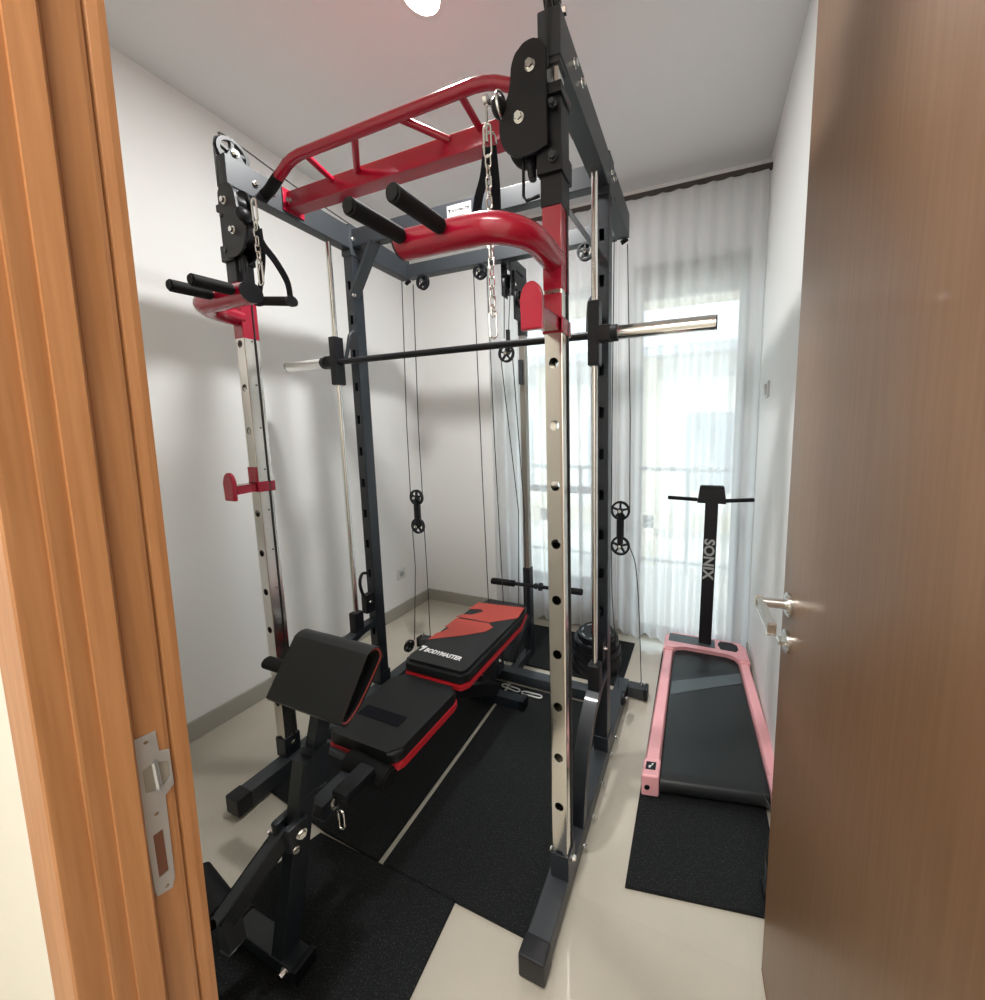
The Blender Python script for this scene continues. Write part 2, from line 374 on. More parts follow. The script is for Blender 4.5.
MB().box(-6, 9, 7.2, 7.5, -.7, -.4).build('ledge', 'cream', hs_, False)
struct('ground', MB().box(-30, 30, YB+3.2, 60, -3.1, -3.0), 'ext')

# sheer curtains and track
struct('trim_6', MB().box(-.06, XR, 1.415, 1.44, 2.845, 2.87), 'track')
def curtain(x0, x1, label, z1=2.842, ph=0):
    mb = MB(); nx = int((x1-x0)/.006); nz = 12; rows = []
    for j in range(nz+1):
        f = j/nz; row = []
        for i in range(nx+1):
            x = x0+(x1-x0)*i/nx
            amp = .010+.014*f; a = 2*PI*(x-x0)/.093+ph
            y = 1.418+amp*math.sin(a+.7*math.sin(3.1*x+2*f))+.006*f*math.sin(a*.43+1.3)
            z = z1+(.055+.012*math.sin(a*.5)-z1)*f + (.006*math.sin(a*1.0) if j == 0 else 0)
            row.append(mb.bm.verts.new((x, y, z)))
        rows.append(row)
    for j in range(nz):
        for i in range(nx): mb.bm.faces.new((rows[j][i], rows[j][i+1], rows[j+1][i+1], rows[j+1][i]))
    return tag(mb.build('sheer_curtain', 'sheer', None), label, 'curtain', None)
curtain(.14, 1.10, 'white sheer curtain on the left, hanging behind the lat pulldown post')
curtain(1.105, 1.935, 'white sheer curtain on the right, hanging over the balcony door behind the treadmill', ph=1.1)

# sockets, switch, downlights
def socket(c, axis, label, name='wall_socket', cat='socket'):
    r = thing(name, label, cat, c); c = Vector(c)
    if axis == 'x+': a, b, n_ = (0, 1, 0), (0, 0, 1), Vector((1, 0, 0))
    elif axis == 'x-': a, b, n_ = (0, 1, 0), (0, 0, 1), Vector((-1, 0, 0))
    q = MB(); p = c; q.box(p.x-.001 if n_.x > 0 else p.x-.009, p.x+.009 if n_.x > 0 else p.x+.001, p.y-.041, p.y+.041, p.z-.041, p.z+.041, .003)
    q.build('cover_plate', 'pale', r)
    if name == 'wall_socket': MB().cyl(p+n_*.0085, p+n_*.0105, .021, 24).build('socket_hole', 'extg', r)
    else: MB().beam(p+n_*.0085+Vector((0, 0, -.025)), p+n_*.0125+Vector((0, 0, .025)), .03, .004).build('rocker', 'pale', r)
socket((XL, 1.207, .336), 'x+', 'white wall socket low on the left wall near the corner')
socket((XR, 1.21, 1.65), 'x-', 'small white switch on the right wall beside the curtain', 'light_switch', 'switch')
def downlight(x, y, label):
    r = thing('ceiling_downlight', label, 'lamp', (x, y, HC))
    MB().lathe([(.063, -.006), (.080, -.006), (.080, -.001), (.063, -.001)], (x, y, HC), 'z', 36).build('trim_ring', 'pale', r)
    MB().cyl((x, y, HC-.004), (x, y, HC-.001), .064, 36).build('lens', 'lamp', r)
downlight(.671, .245, 'round lit downlight in the ceiling above the weight rack')
downlight(1.45, -1.35, 'round lit downlight in the hall ceiling outside the door')

# ------------------------------------------------------------------ rubber mats
def rubber(poly, z0, z1, label):
    cx = sum(p[0] for p in poly)/len(poly); cy = sum(p[1] for p in poly)/len(poly)
    o = MB().prism([(p[0], p[1]) for p in poly], 'z', z0, z1, .002).build('rubber_mat', 'rubber', None)
    return tag(o, label, 'mat')
rubber([(-.012, -.098), (.40, -.134), (.655, -.141), (.628, .762), (-.012, .765)], 0, .012, 'black rubber mat under the left side of the rack, left of the narrow gap')
rubber([(.678, -.141), (1.235, -.141), (1.235, .762), (.648, .762)], 0, .012, 'black rubber mat under the right side of the rack, right of the narrow gap')
rubber([(.386, -.143), (.966, -.1425), (1.005, -.69), (.19, -.66)], 0, .011, 'black rubber mat in front of the rack under the bench front foot')
rubber([(.18, .945), (1.245, .945), (1.245, 1.39), (.18, 1.39)], 0, .012, 'black rubber mat behind the rack under the stack of weight plates')
rubber([(1.448, .066), (1.905, .140), (1.905, 1.38), (1.43, 1.38)], 0, .012, 'black rubber mat on the right under the pink treadmill')

# ------------------------------------------------------------------ the rack
W = 1.266
RK = thing('power_rack', 'tall gym rack with steel front posts, red pull-up bar and grey frame', 'gym rack', (W/2, .4, 0))
HS = .161; Z0 = .3186
PW = .0255
def lab(o, s): o['label'] = s; return o
for sx, X in ((-1, 0), (1, W)):
    # polished front upright, a hollow square tube with pin holes
    mb = MB().box(X-PW, X+PW, -PW, PW, .13, 2.02, .004)
    o = lab(mb.build('upright', 'post', RK), 'polished steel front upright with round pin holes')
    inner = MB().box(X-PW+.0025, X+PW-.0025, -PW+.0025, PW-.0025, .10, 2.1)
    holes = MB()
    for i in range(-1, 11):
        z = Z0+i*HS
        if z > .12: holes.cyl((X, -.06, z), (X, .06, z), .0138, 24)
    sh = MB()
    for i in range(-1, 11):
        z = Z0+i*HS+.012
        sh.cyl((X-.06, 0, z), (X+.06, 0, z), .0035, 10)
    cut(o, [inner, holes, sh])
    # black upper sleeve carrying the pulley trolley
    MB().box(X-.029, X+.029, -.029, .029, 1.985, 2.255, .004).build('sleeve', 'black', RK)
    MB().box(X-.018, X+.020, -.020, .020, 2.25, 2.325, .003).build('inner_post', 'post', RK, label='bare steel end of the upright')
    MB().box(X-.026, X+.026, -.026, .026, 2.30, 2.40, .004).build('sleeve', 'gun', RK)
    # rear upright with slots
    o = MB().box(X-.027, X+.027, .445, .499, .07, 2.315, .004).build('upright', 'navy', RK)
    inner = MB().box(X-.024, X+.024, .448, .496, .0, 2.4)
    sl = MB()
    for i in range(12):
        z = .38+i*HS
        sl.box(X-.0095, X+.0095, .42, .47, z-.021, z+.021)
    cut(o, [inner, sl])
    # top side rail
    MB().box(X-.03, X+.03, -.03, .815, 2.312, 2.415, .004).build('top_rail', 'gun', RK)
    MB().box(X-.031, X+.031, .44, .505, 2.285, 2.425, .003).build('rail_bracket', 'gun', RK)
    for y in (.455, .49): bolt((X+.031, y, 2.36), (1, 0, 0), .007, RK)
    bolt((X+.03, .06, 2.365), (1, 0, 0), .008, RK); bolt((X+.03, .12, 2.37), (1, 0, 0), .008, RK)
    # floor rail
    XB = X+(.020 if sx < 0 else -.006)
    MB().box(XB-.034, XB+.034, -.20, .93, 0.013, .078, .004).build('base_rail', 'gun', RK)
    MB().box(XB-.038, XB+.038, -.214, -.165, 0.012, .082, .006).build('end_cap', 'black', RK)
    MB().box(X-.030, X+.030, -.03, .03, .075, .160, .003).build('foot_socket', 'navy', RK)
    for y, z in ((0, .13),): bolt((X+.030, y, z), (1, 0, 0), .007, RK); bolt((X-.030, y, z), (-1, 0, 0), .007, RK); 
    for y in (.10, .20, .33, .47, .56): bolt((X+.034, y, .048), (1, 0, 0), .006, RK)
    MB().box(X-.032, X+.032, .44, .505, .075, .14, .003).build('foot_socket', 'navy', RK)
    # arched guard between rear upright and base
    pts = smooth_path([(X, .455, .435), (X, .36, .425), (X, .26, .375), (X, .19, .28), (X, .155, .17), (X, .14, .075)], 6)
    MB().sweep(pts, [(-.026, -.017), (.026, -.017), (.026, .017), (-.026, .017)]).build('arched_brace', 'navy', RK)
    # chromed guide rod for the sliding bar
    MB().cyl((X, .352, .44), (X, .352, 2.315), .0115, 20).build('guide_rod', 'chrome', RK)
    MB().box(X-.024, X+.024, .328, .376, .43, .535, .006).build('rod_socket', 'black', RK)
    # diagonal gusset from cross beam down to the upright
    q = -sx
    MB().beam((X+q*.02, .452, 2.10), (X+q*.175, .452, 2.325), .016, .050, (0, 1, 0), .002).build('gusset', 'gun', RK)
    bolt((X+q*.035, .442, 2.10), (0, -1, 0), .007, RK); bolt((X+q*.150, .442, 2.30), (0, -1, 0), .007, RK)
    # top pulley on its bracket, cable runs back over it
    MB().prism([(-.028, 2.35), (.045, 2.35), (.055, 2.40), (.017, 2.456), (.003, 2.456), (-.028, 2.395)], 'x', X-.018, X-.013, .001).build('pulley_bracket', 'gun', RK)
    MB().prism([(-.028, 2.35), (.045, 2.35), (.055, 2.40), (.017, 2.456), (.003, 2.456), (-.028, 2.395)], 'x', X+.013, X+.018, .001).build('pulley_bracket', 'gun', RK)
    wheel((X, .010, 2.440), .049, .020, 'x', RK)
    bolt((X+.018, .010, 2.438), (1, 0, 0), .009, RK)
    MB().tube(smooth_path([(X, -.038, 2.28), (X, -.040, 2.44), (X, -.024, 2.475), (X, .010, 2.490), (X, .3, 2.455), (X, .76, 2.425)], 6), .0028, 8).build('cable', 'cable', RK)
    # pulley trolley: two plates with two wheels between, inboard of the post
    i0, i1 = (.012, .090); u = -sx
    def hx_(t): return X+u*t
    dz = -.045 if sx < 0 else 0
    core = [(.0, 2.11), (.045, 2.10), (.092, 2.107), (.120, 2.135), (.129, 2.175), (.122, 2.212), (.104, 2.242), (.096, 2.272), (.091, 2.308), (.074, 2.336), (.046, 2.347), (.018, 2.342), (.0, 2.32)]
    outl = [(v.x, v.z) for v in smooth_path([(a, 0, z+dz) for a, z in core], 4)]
    MB().prism([(hx_(a), z) for a, z in outl], 'y', -.047, -.040, .0015).build('trolley_plate', 'black', RK)
    MB().prism([(hx_(a), z) for a, z in outl if a > .031], 'y', -.002, .005, .0015).build('trolley_plate', 'black', RK)
    wheel((hx_(.055), -.020, 2.288+dz), .030, .026, 'y', RK); wheel((hx_(.078), -.020, 2.180+dz), .044, .026, 'y', RK)
    bolt((hx_(.040), -.047, 2.288+dz), (0, -1, 0), .010, RK); bolt((hx_(.072), -.047, 2.185+dz), (0, -1, 0), .010, RK)
    MB().box(X-.034, X+.034, -.038, .034, 2.055, 2.11, .003).build('trolley_collar', 'black', RK)
    MB().box(X-.034, X+.034, -.038, .034, 2.225, 2.25, .003).build('trolley_collar', 'black', RK)
    bolt((X+.012, -.038, 2.085), (0, -1, 0), .009, RK, 'gun'); bolt((X+.012, -.038, 2.20), (0, -1, 0), .007, RK, 'gun')
    MB().tube([(hx_(.072), -.03, 2.12+dz), (hx_(.074), -.03, 2.02+dz), (hx_(.066), -.03, 2.008+dz), (hx_(.03), -.03, 2.012+dz)], .004, 8).build('trolley_loop', 'black', RK)
    MB().cyl((hx_(.060), -.02, 2.115+dz), (hx_(.052), -.02, 2.06+dz), .013, 16, .010).build('cable_stop', 'black', RK)
    MB().sphere((hx_(.128), -.045, 2.225+dz), .024, (.8, 1, 1)).build('rubber_ball', 'black', RK)
    MB().tube([(hx_(.0), -.03, .12), (hx_(.0), -.028, 1.0), (hx_(.018), -.04, 2.05)] if sx > 5 else [(X+.028, .01, .12), (X+.028, .01, 2.0)], .0025, 8).build('cable', 'cable', RK)
    # red dipping bar: collar, bent tube, two grips
    ZD = 1.862
    MB().box(X-.0265, X+.0265, -.0265, .0265, ZD-.075, ZD+.125, .003).build('dip_collar', 'red', RK, label='red collar clamped round the steel upright')
    YS = .150 if sx < 0 else .198; XE = .320 if sx < 0 else .304; ra = .10
    path = [(X, -.015, ZD), (X, -(YS-ra)*.6, ZD)]+[(X+u*ra-u*ra*math.cos(t), -(YS-ra)-ra*math.sin(t), ZD) for t in [PI/2*k/10 for k in range(11)]]+[(X+u*XE, -YS-.004, ZD)]
    MB().tube(path, .031, 24).build('dip_tube', 'red', RK, label='thick red tube bent towards the doorway')
    MB().cyl((X+u*(XE-.002), -YS-.004, ZD), (X+u*(XE+.003), -YS-.004, ZD), .0312, 24).build('tube_cap', 'black', RK)
    for t in ((.185, .290) if sx < 0 else (.168, .276)):
        YG = YS+.132 if sx < 0 else YS+.165
        MB().cyl((X+u*t, -YS, ZD+.001), (X+u*t, -YS-.05, ZD+.001), .0120, 16).build('grip_stub', 'red', RK)
        MB().cyl((X+u*t, -YS-.036, ZD+.001), (X+u*t, -YG, ZD-.007), .0172, 20, bev=.004).build('foam_grip', 'foam', RK, label='black foam grip')
    # red bar hook
    zh = 1.702 if sx > 0 else 1.232; yh_ = .095 if sx < 0 else .138
    hk = MB().box(X-.029, X+.029, -.030, .030, zh-.022, zh+.018, .002)
    hk.box(X-.026, X+.026, -.030, -.025, zh-.02, zh+.075, .002)
    hk.beam((X-u*.0, -.028, zh-.002), (X-u*.0, -yh_+.004, zh-.006), .040, .032, (0, 0, 1), .003)
    rr = .027; op = [(X-rr, zh-.045), (X+rr, zh-.045), (X+rr, zh+.022)]+[(X+rr*math.cos(a), zh+.022+rr*1.4*math.sin(a)) for a in [PI*k/10 for k in range(1, 10)]]+[(X-rr, zh+.022)]
    hk.prism(op, 'y', -yh_-.014, -yh_, .003)
    hk.build('bar_hook', 'red', RK, label='red hook for resting a barbell')
    # hanging double pulley block and its cables at the back corner
    Z1, Z2 = 1.050, .872
    blk = MB()
    for dx_ in (-.016, .011): blk.box(X-.012, X+.012, .80+dx_, .805+dx_, Z2-.01, Z1+.01, .002)
    blk.box(X-.018, X+.018, .790, .812, Z2+.045, Z1-.045, .003)
    b_ = blk.build('pulley_block', 'black', RK)
    for zz in (Z1, Z2):
        wheel((X, .80, zz), .048, .014, 'y', b_); bolt((X, .782, zz), (0, -1, 0), .006, b_)
    cb = MB()
    cb.tube([(X-.046, .80, Z1), (X-.044, .80, 1.5), (X-.020 if sx < 0 else X-.038, .80, 2.31)], .0025, 8)
    cb.tube([(X+.046, .80, Z1), (X+.044, .80, 1.5), (X+.060 if sx < 0 else X+.024, .80, 2.28)], .0025, 8)
    cb.tube([(X-.046, .80, Z2), (X-.040, .80, .60), (X+.008 if sx > 0 else X-.03, .75, .15)], .0025, 8)
    cb.tube(smooth_path([(X+.046, .80, Z2), (X+.075, .81, .78), (X+.090, .84, .55), (X+.10, .895, .09)] if sx > 0 else [(X+.046, .80, Z2), (X+.05, .80, .6), (X+.03, .82, .06)], 5), .0025, 8)
    cb.build('cable', 'cable', RK)
    MB().cyl((X-.01, .82, 2.30), (X+.02, .82, 2.315), .01, 12).build('cable_guide', 'black', RK)
# pull-up assembly across the rails
pu = MB().box(.031, W-.031, .165, .215, 2.335, 2.400, .004)
lab(pu.build('pull_up_beam', 'red', RK), 'flat red cross beam')
for X in (.033, W-.033): MB().box(X-.003, X+.003, .150, .230, 2.325, 2.41, .001).build('beam_flange', 'red', RK)
for X, s in ((0, 1), (W, -1)):
    for zz in (2.36,): bolt((X+s*.055, .165, zz), (0, -1, 0), .008, RK)
fr = [(.012, .092, 2.345), (.07, .085, 2.352), (.20, .068, 2.398), (.235, .065, 2.405), (.275, .063, 2.408)]
ft = fr+[(W-a, b, c) for a, b, c in fr[::-1]]
red = [(.13, .0765, 2.373)]+fr[2:]+[(W-a, b, c) for a, b, c in fr[::-1][:-2]]+[(W-.13, .0765, 2.373)]
MB().tube(red, .0165, 18).build('pull_up_bar', 'red', RK, label='bent red pull-up tube with red struts')
for s in (0, 1):
    e = [(.0, .094, 2.340), (.07, .085, 2.352), (.135, .0758, 2.375)]
    if s: e = [(W-a, b, c) for a, b, c in e]
    MB().tube(e, .0175, 18).build('bar_grip', 'foam', RK, label='black foam sleeve on the end of the pull-up bar')
for a, b in ((.290, .295), (.415, .530), (.825, .715), (.945, .945)):
    MB().cyl((a, .168, 2.385), (b, .066, 2.405), .0115, 14).build('bar_strut', 'red', RK)
# grey cross beams
MB().box(.03, W-.03, .452, .492, 2.325, 2.405, .003).build('cross_beam', 'gun', RK)
MB().box(.03, W-.03, .785, .83, 2.315, 2.385, .003).build('cross_beam', 'gun', RK)
st = MB().box(.585, .705, .4500, .4515, 2.345, 2.388).build('sticker', 'white', RK, False, label='white sticker with the maker name')
text('lettering', 'BODYMASTER', .0165, 'black', st, (.610, .4495, 2.360), (1, 0, 0), (0, 0, 1), .0006, .0003, .85)
MB().prism([(.590, 2.374), (.604, 2.374), (.604, 2.368), (.598, 2.358), (.594, 2.358), (.597, 2.368), (.590, 2.368)], 'y', .4492, .4499).build('logo_mark', 'black', st, False)
for x in (.16, .53, 1.10):
    MB().box(x-.012, x+.012, .778, .784, 2.25, 2.33, .001).build('pulley_hanger', 'gun', RK)
    w_ = wheel((x, .765, 2.265), .040, .016, 'y', RK); bolt((x, .757, 2.265), (0, -1, 0), .007, RK)
# base cross beam at the rear
MB().box(.03, W-.03, .77, .83, .013, .070, .004).build('base_cross_beam', 'gun', RK)
for X, s in ((-.035, -1), (W+.030, 1)):
    MB().box(min(X, X+s*.085), max(X, X+s*.085), .875, .93, .013, .070, .004).build('base_stub', 'gun', RK)
    xx = X+s*.085; MB().box(min(xx, xx+s*.02), max(xx, xx+s*.02), .872, .933, .011, .074, .004).build('end_cap', 'black', RK)
    MB().cyl((X+s*.07, .90, .07), (X+s*.07, .90, .10), .008, 12).build('cable_anchor', 'chrome', RK)
    wheel((X+s*.01-s*.0, .72, .125), .036, .016, 'x', RK); bolt((X+s*.02, .72, .125), (1, 0, 0), .006, RK)
# lat tower: polished tube on a dark sheath, cross handle, low pulley
LX, LY = .625, 1.04
MB().box(LX-.024, LX+.024, LY-.024, LY+.024, .014, .60, .003).build('tower_sheath', 'navy', RK)
MB().box(LX-.019, LX+.019, LY-.019, LY+.019, .58, 2.02, .003).build('tower_tube', 'satin', RK, label='polished steel lat tower tube')
MB().box(LX-.022, LX+.022, LY-.022, LY+.022, 2.0, 2.33, .003).build('tower_top', 'navy', RK)
MB().box(LX-.022, LX+.022, .80, LY+.02, 2.325, 2.38, .003).build('tower_arm', 'gun', RK)
MB().box(LX-.022, LX+.022, .80, LY+.03, .013, .065, .003).build('tower_base', 'gun', RK)
MB().beam((LX-.03, .86, .07), (LX+.01, LY, .30), .03, .03, (0, 0, 1), .002).build('tower_brace', 'navy', RK)
MB().box(LX-.012, LX+.010, LY-.045, LY-.02, 1.72, 1.86, .002).build('pin_slide', 'gun', RK)
ha = MB().cyl((.40, .985, .500), (1.0, .985, .512), .011, 16); ha.build('cross_handle', 'black', RK)
MB().cyl((.395, .985, .500), (.56, .985, .503), .020, 20, bev=.004).build('foam_grip', 'foam', RK)
MB().cyl((.90, .985, .510), (1.005, .985, .512), .019, 20, bev=.004).build('foam_grip', 'foam', RK)
MB().cyl((.73, .985, .5066), (.745, .985, .507), .024, 20).cyl((.70, .985, .5066), (.712, .985, .507), .018, 20).build('collar', 'black', RK)
# high lat pulley pair and hanging block
MB().box(LX-.03, LX-.024, .86, .92, 2.17, 2.34, .002).box(LX+.024, LX+.03, .86, .92, 2.17, 2.34, .002).build('lat_bracket', 'gun', RK)
wheel((LX, .89, 2.23), .052, .018, 'x', RK); bolt((LX+.03, .89, 2.23), (1, 0, 0), .009, RK)
wheel((LX+.045, .93, 2.17), .050, .018, 'x', RK); bolt((LX+.06, .93, 2.17), (1, 0, 0), .008, RK)
MB().box(LX+.030, LX+.040, .88, 1.0, 2.05, 2.30, .002).build('lat_bracket', 'black', RK)
pb = MB().box(.655, .675, .79, .805, 1.845, 1.97, .003).build('pulley_block', 'black', RK)
wheel((.665, .775, 1.845), .045, .014, 'y', pb); bolt((.665, .766, 1.845), (0, -1, 0), .006, pb)
cb = MB()
cb.tube([(.570, .765, 2.26), (.572, .78, 1.5), (.590, .80, .40), (.60, .80, .1)], .0025, 8)
cb.tube([(.490, .765, 2.26), (.49, .78, 1.2), (.49, .80, .36)], .0025, 8)
cb.tube([(.625, .842, 2.23), (.640, .80, 1.93)], .0025, 8); cb.tube([(.66, .842, 2.19), (.664, .80, 1.93)], .0025, 8)
cb.tube([(.630, .775, 1.84), (.69, .82, 1.0), (.66, .83, .12)], .0025, 8); cb.tube([(.70, .775, 1.84), (.715, .84, 1.0), (.70, .86, .12)], .0025, 8)
cb.build('cable', 'cable', RK)
MB().box(LX-.06, LX-.045, .74, .80, .06, .19, .002).box(LX-.095, LX-.080, .74, .80, .06, .19, .002).build('low_pulley_bracket', 'gun', RK)
wheel((LX-.07, .745, .15), .045, .018, 'x', RK); bolt((LX-.043, .745, .15), (1, 0, 0), .008, RK)
# the sliding bar on the guide rods
SB = MB().cyl((-.02, .352, 1.772), (W+.02, .352, 1.772), .0135, 20).build('sliding_bar', 'black', RK, label='black sliding bar with steel sleeves')
for X, s in ((0, -1), (W, 1)):
    MB().box(X-.021, X+.021, .332, .376, 1.665, 1.885, .004).build('slide_block', 'black', SB)
    MB().box(min(X, X+s*.065), max(X, X+s*.065), .333, .371, 1.745, 1.80, .005).build('bar_collar', 'black', SB)
    MB().cyl((X+s*.06, .352, 1.772), (X+s*.085, .352, 1.772), .028, 24, bev=.002).build('bar_collar', 'black', SB)
    a_ = X+s*.085; b_ = -.335 if s < 0 else 1.665
    MB().cyl((a_, .352, 1.772), (b_, .352, 1.772), .0235, 28, bev=.002).build('steel_sleeve', 'chrome', SB, label='polished steel weight sleeve')
    MB().cyl((b_, .352, 1.772), (b_+s*.004, .352, 1.772), .0225, 28).build('end_plug', 'black', SB)
    q = -s
    MB().tube(smooth_path([(X+q*.030, .37, 1.775), (X+q*.034, .385, 1.83), (X+q*.034, .40, 1.90), (X+q*.03, .43, 1.93)], 5), .008, 10).build('safety_hook', 'navy', SB)
    # safety stop lower on the rear upright
    MB().tube(smooth_path([(X+q*.0, .435, .56), (X-s*.0, .40, .60), (X, .385, .67), (X, .40, .715), (X, .43, .71)], 5), .0075, 10).box(X-.02, X+.02, .40, .445, .50, .60, .004).build('safety_stop', 'black', RK)
    bolt((X+.02, .42, .56), (1, 0, 0), .006, RK)

# ------------------------------------------------------------------ things hanging from the trolleys
def link_path(c, L, w, plane):
    pts = []
    for i in range(16):
        a = 2*PI*i/16; p = w*math.cos(a); q = (L/2-w)*(1 if math.sin(a) > 0 else -1)+w*math.sin(a)
        pts.append((c[0]+p, c[1], c[2]+q) if plane == 'x' else (c[0], c[1]+p, c[2]+q))
    return pts
def chain(x, y, z1, z0, label, L=.030):
    r = thing('chain', label, 'chain', (x, y, z1), None)
    MB().tube(link_path((x, y, z1-.012), .075, .011, 'x'), .0030, 8, closed=True).build('snap_hook', 'chrome', r)
    z = z1-.045; k = 0
    while z > z0+.05:
        MB().tube(link_path((x, y, z-L/2), L, .0075, 'y' if k % 2 else 'x'), .0024, 8, closed=True).build('chain_link', 'chrome', r); z -= L-.006; k += 1
    MB().tube(link_path((x, y, z-.025), .070, .011, 'x'), .0030, 8, closed=True).build('snap_hook', 'chrome', r)
    return r
chain(1.108, -.055, 2.165, 1.705, 'long steel chain hanging from the right trolley behind the red tube')
chain(.205, -.055, 2.185, 1.955, 'short steel chain hanging from the left trolley beside the strap handle')
MB_ = MB().tube([(1.140, -.05, 2.218), (1.108, -.055, 2.232), (1.106, -.055, 2.15)], .0035, 8)
MB_.build('cable_end', 'chrome', RK)
MB().tube(arc((1.150, -.052, 2.22), .028, 0, 360, 24, 'yz')[:-1], .003, 8, closed=True).build('cable_end', 'chrome', RK)
MB().cyl((1.103, -.055, 2.244), (1.113, -.055, 2.244), .012, 16).build('cable_end', 'chrome', RK)
# strap handle on the left
h = thing('strap_handle', 'black D handle with webbing strap hanging from the left trolley', 'cable handle', (.26, -.055, 1.89))
gx0, gx1, gz = .178, .345, 1.878
MB().cyl((gx0, -.055, gz+.010), (gx1, -.055, gz-.012), .0145, 20, bev=.003).build('grip', 'foam', h)
for xx, zz in ((gx0, gz+.01), (gx1, gz-.012)): MB().cyl((xx-.006, -.055, zz), (xx+.006, -.055, zz), .017, 18).build('grip_end', 'black', h)
def strap(pts, parent, w=.011):
    MB().sweep(smooth_path(pts, 5), [(-w, -.0012), (w, -.0012), (w, .0012), (-w, .0012)], upv=(0, 1, 0)).build('strap', 'web', parent)
strap([(.205, -.055, 2.12), (.232, -.055, 2.06), (.285, -.055, 2.00), (.332, -.055, 1.93), (.342, -.055, gz-.005)], h, .012)
strap([(.203, -.045, 2.12), (.208, -.045, 2.03), (.190, -.05, 1.94), (.182, -.055, gz+.012)], h, .012)
# strap handle on the right
h = thing('strap_handle', 'black D handle with webbing strap hanging behind the red dip tube', 'cable handle', (1.06, -.02, 1.93))
strap([(1.098, -.04, 2.15), (1.078, -.03, 2.09), (1.050, -.02, 2.04), (1.042, -.02, 1.955)], h, .013)
strap([(1.110, -.04, 2.15), (1.108, -.025, 2.08), (1.104, -.015, 2.02), (1.104, -.015, 1.955)], h, .013)
MB().cyl((1.032, -.02, 1.950), (1.112, -.02, 1.950), .012, 20, bev=.003).build('grip', 'foam', h)
MB().tube([(1.108+.019*math.cos(a), -.045, 2.150+.030*math.sin(a)) for a in [PI*k/10 for k in range(11)]]+[(1.089, -.045, 2.146)], .0025, 8).build('metal_ring', 'chrome', h)

# ------------------------------------------------------------------ weight plates
def plate(c, R, t, z, label):
    o = MB().lathe([(.015, -t*.32), (.024, -t*.5), (.034, -t*.5), (.040, -t*.30), (R*.76, -t*.30), (R*.84, -t*.5), (R*.985, -t*.5), (R, -t*.34), (R, t*.34), (R*.985, t*.5), (R*.84, t*.5), (R*.76, t*.30), (.040, t*.30), (.034, t*.5), (.024, t*.5), (.015, t*.32)], (0, 0, 0), 'z', 48)
    r = thing('weight_plate', label, 'weight plate', (c[0], c[1], z+t/2), 'black weight plates stacked on the rear mat')
    for v in o.bm.verts: v.co += Vector(r.location)
    o.build('disc', 'black', r)
    g = MB()
    for k in range(8):
        a = 2*PI*k/8; g.beam((c[0]+R*.80*math.cos(a-.18), c[1]+R*.80*math.sin(a-.18), z+t*.86), (c[0]+R*.80*math.cos(a+.18), c[1]+R*.80*math.sin(a+.18), z+t*.86), .008, .006, (0, 0, 1), .001)
    g.build('raised_marking', 'grey_print', r)
    MB().lathe([(.0135, -t*.5), (.017, -t*.5), (.017, t*.51), (.0135, t*.51)], (c[0], c[1], z+t/2), 'z', 24).build('steel_bush', 'chrome', r)
zz = .012
pl = [(.155, .046, 'largest black weight plate at the bottom of the stack, lying on the rear mat'), (.150, .044, 'black weight plate second from the bottom of the stack'),
      (.145, .042, 'black weight plate in the middle of the stack'), (.138, .040, 'black weight plate second from the top of the stack'), (.112, .036, 'smallest black weight plate on top of the stack')]
for i, (R, t, lb) in enumerate(pl):
    plate((1.06+random.uniform(-.006, .006), 1.10+random.uniform(-.006, .006)), R, t, zz, lb); zz += t+.0008

# ------------------------------------------------------------------ bench
BX = .59
BN = thing('weight_bench', 'adjustable black and red weight bench with preacher pad and leg rollers', 'bench', (BX, .2, 0))
def rpoly(x0, x1, y0, y1, r, taper=0, n=5):
    cs = [(x1-r, y0+r, -90), (x1-r-taper, y1-r, 0), (x0+r+taper, y1-r, 90), (x0+r, y0+r, 180)]; out = []
    for cx, cy, a in cs:
        for k in range(n+1): t = math.radians(a+90*k/n); out.append((cx+r*math.cos(t), cy+r*math.sin(t)))
    return out
bk = [(.452, .215), (.735, .215), (.757, .245), (.752, .70), (.715, .842), (.700, .850), (.478, .850), (.463, .842), (.425, .70), (.428, .245)]
bp_ = MB().prism(bk, 'z', .398, .458, .014, 4).build('back_pad', 'vinyl', BN)
bk2 = [(BX+(x-BX)*1.012, .53+(y-.53)*1.006) for x, y in bk]
MB().prism(bk2, 'z', .380, .404, .004).build('pad_trim', 'redv', bp_, label='red vinyl edge band')
ZP = .4585
MB().prism([(.437, .772), (.723, .802), (.742, .690), (.625, .601), (.420, .597), (.438, .627), (.488, .640), (.528, .690), (.503, .707), (.432, .690)], 'z', ZP-.001, ZP+.0008).build('red_pattern', 'redp', bp_, False, label='red printed shape')
MB().prism([(.432, .584), (.625, .592), (.668, .565), (.655, .519), (.571, .456), (.432, .372), (.432, .432), (.450, .447), (.460, .490), (.432, .492)], 'z', ZP-.001, ZP+.0008).build('red_pattern', 'redp', bp_, False, label='red printed shape')
text('lettering', 'BODYMASTER', .0335, 'white', bp_, (.480, .292, ZP+.0002), (1, -.03, 0), (.03, 1, 0), .001, .0012, .93)
MB().prism([(.447, .325), (.472, .325), (.470, .310), (.463, .290), (.454, .290), (.460, .311), (.447, .313)], 'z', ZP-.001, ZP+.0008).build('logo_mark', 'white', bp_, False)
sp_ = MB().prism(rpoly(.424, .735, -.118, .205, .034, .0), 'z', .352, .402, .010, 3).build('seat_pad', 'vinyl', BN)
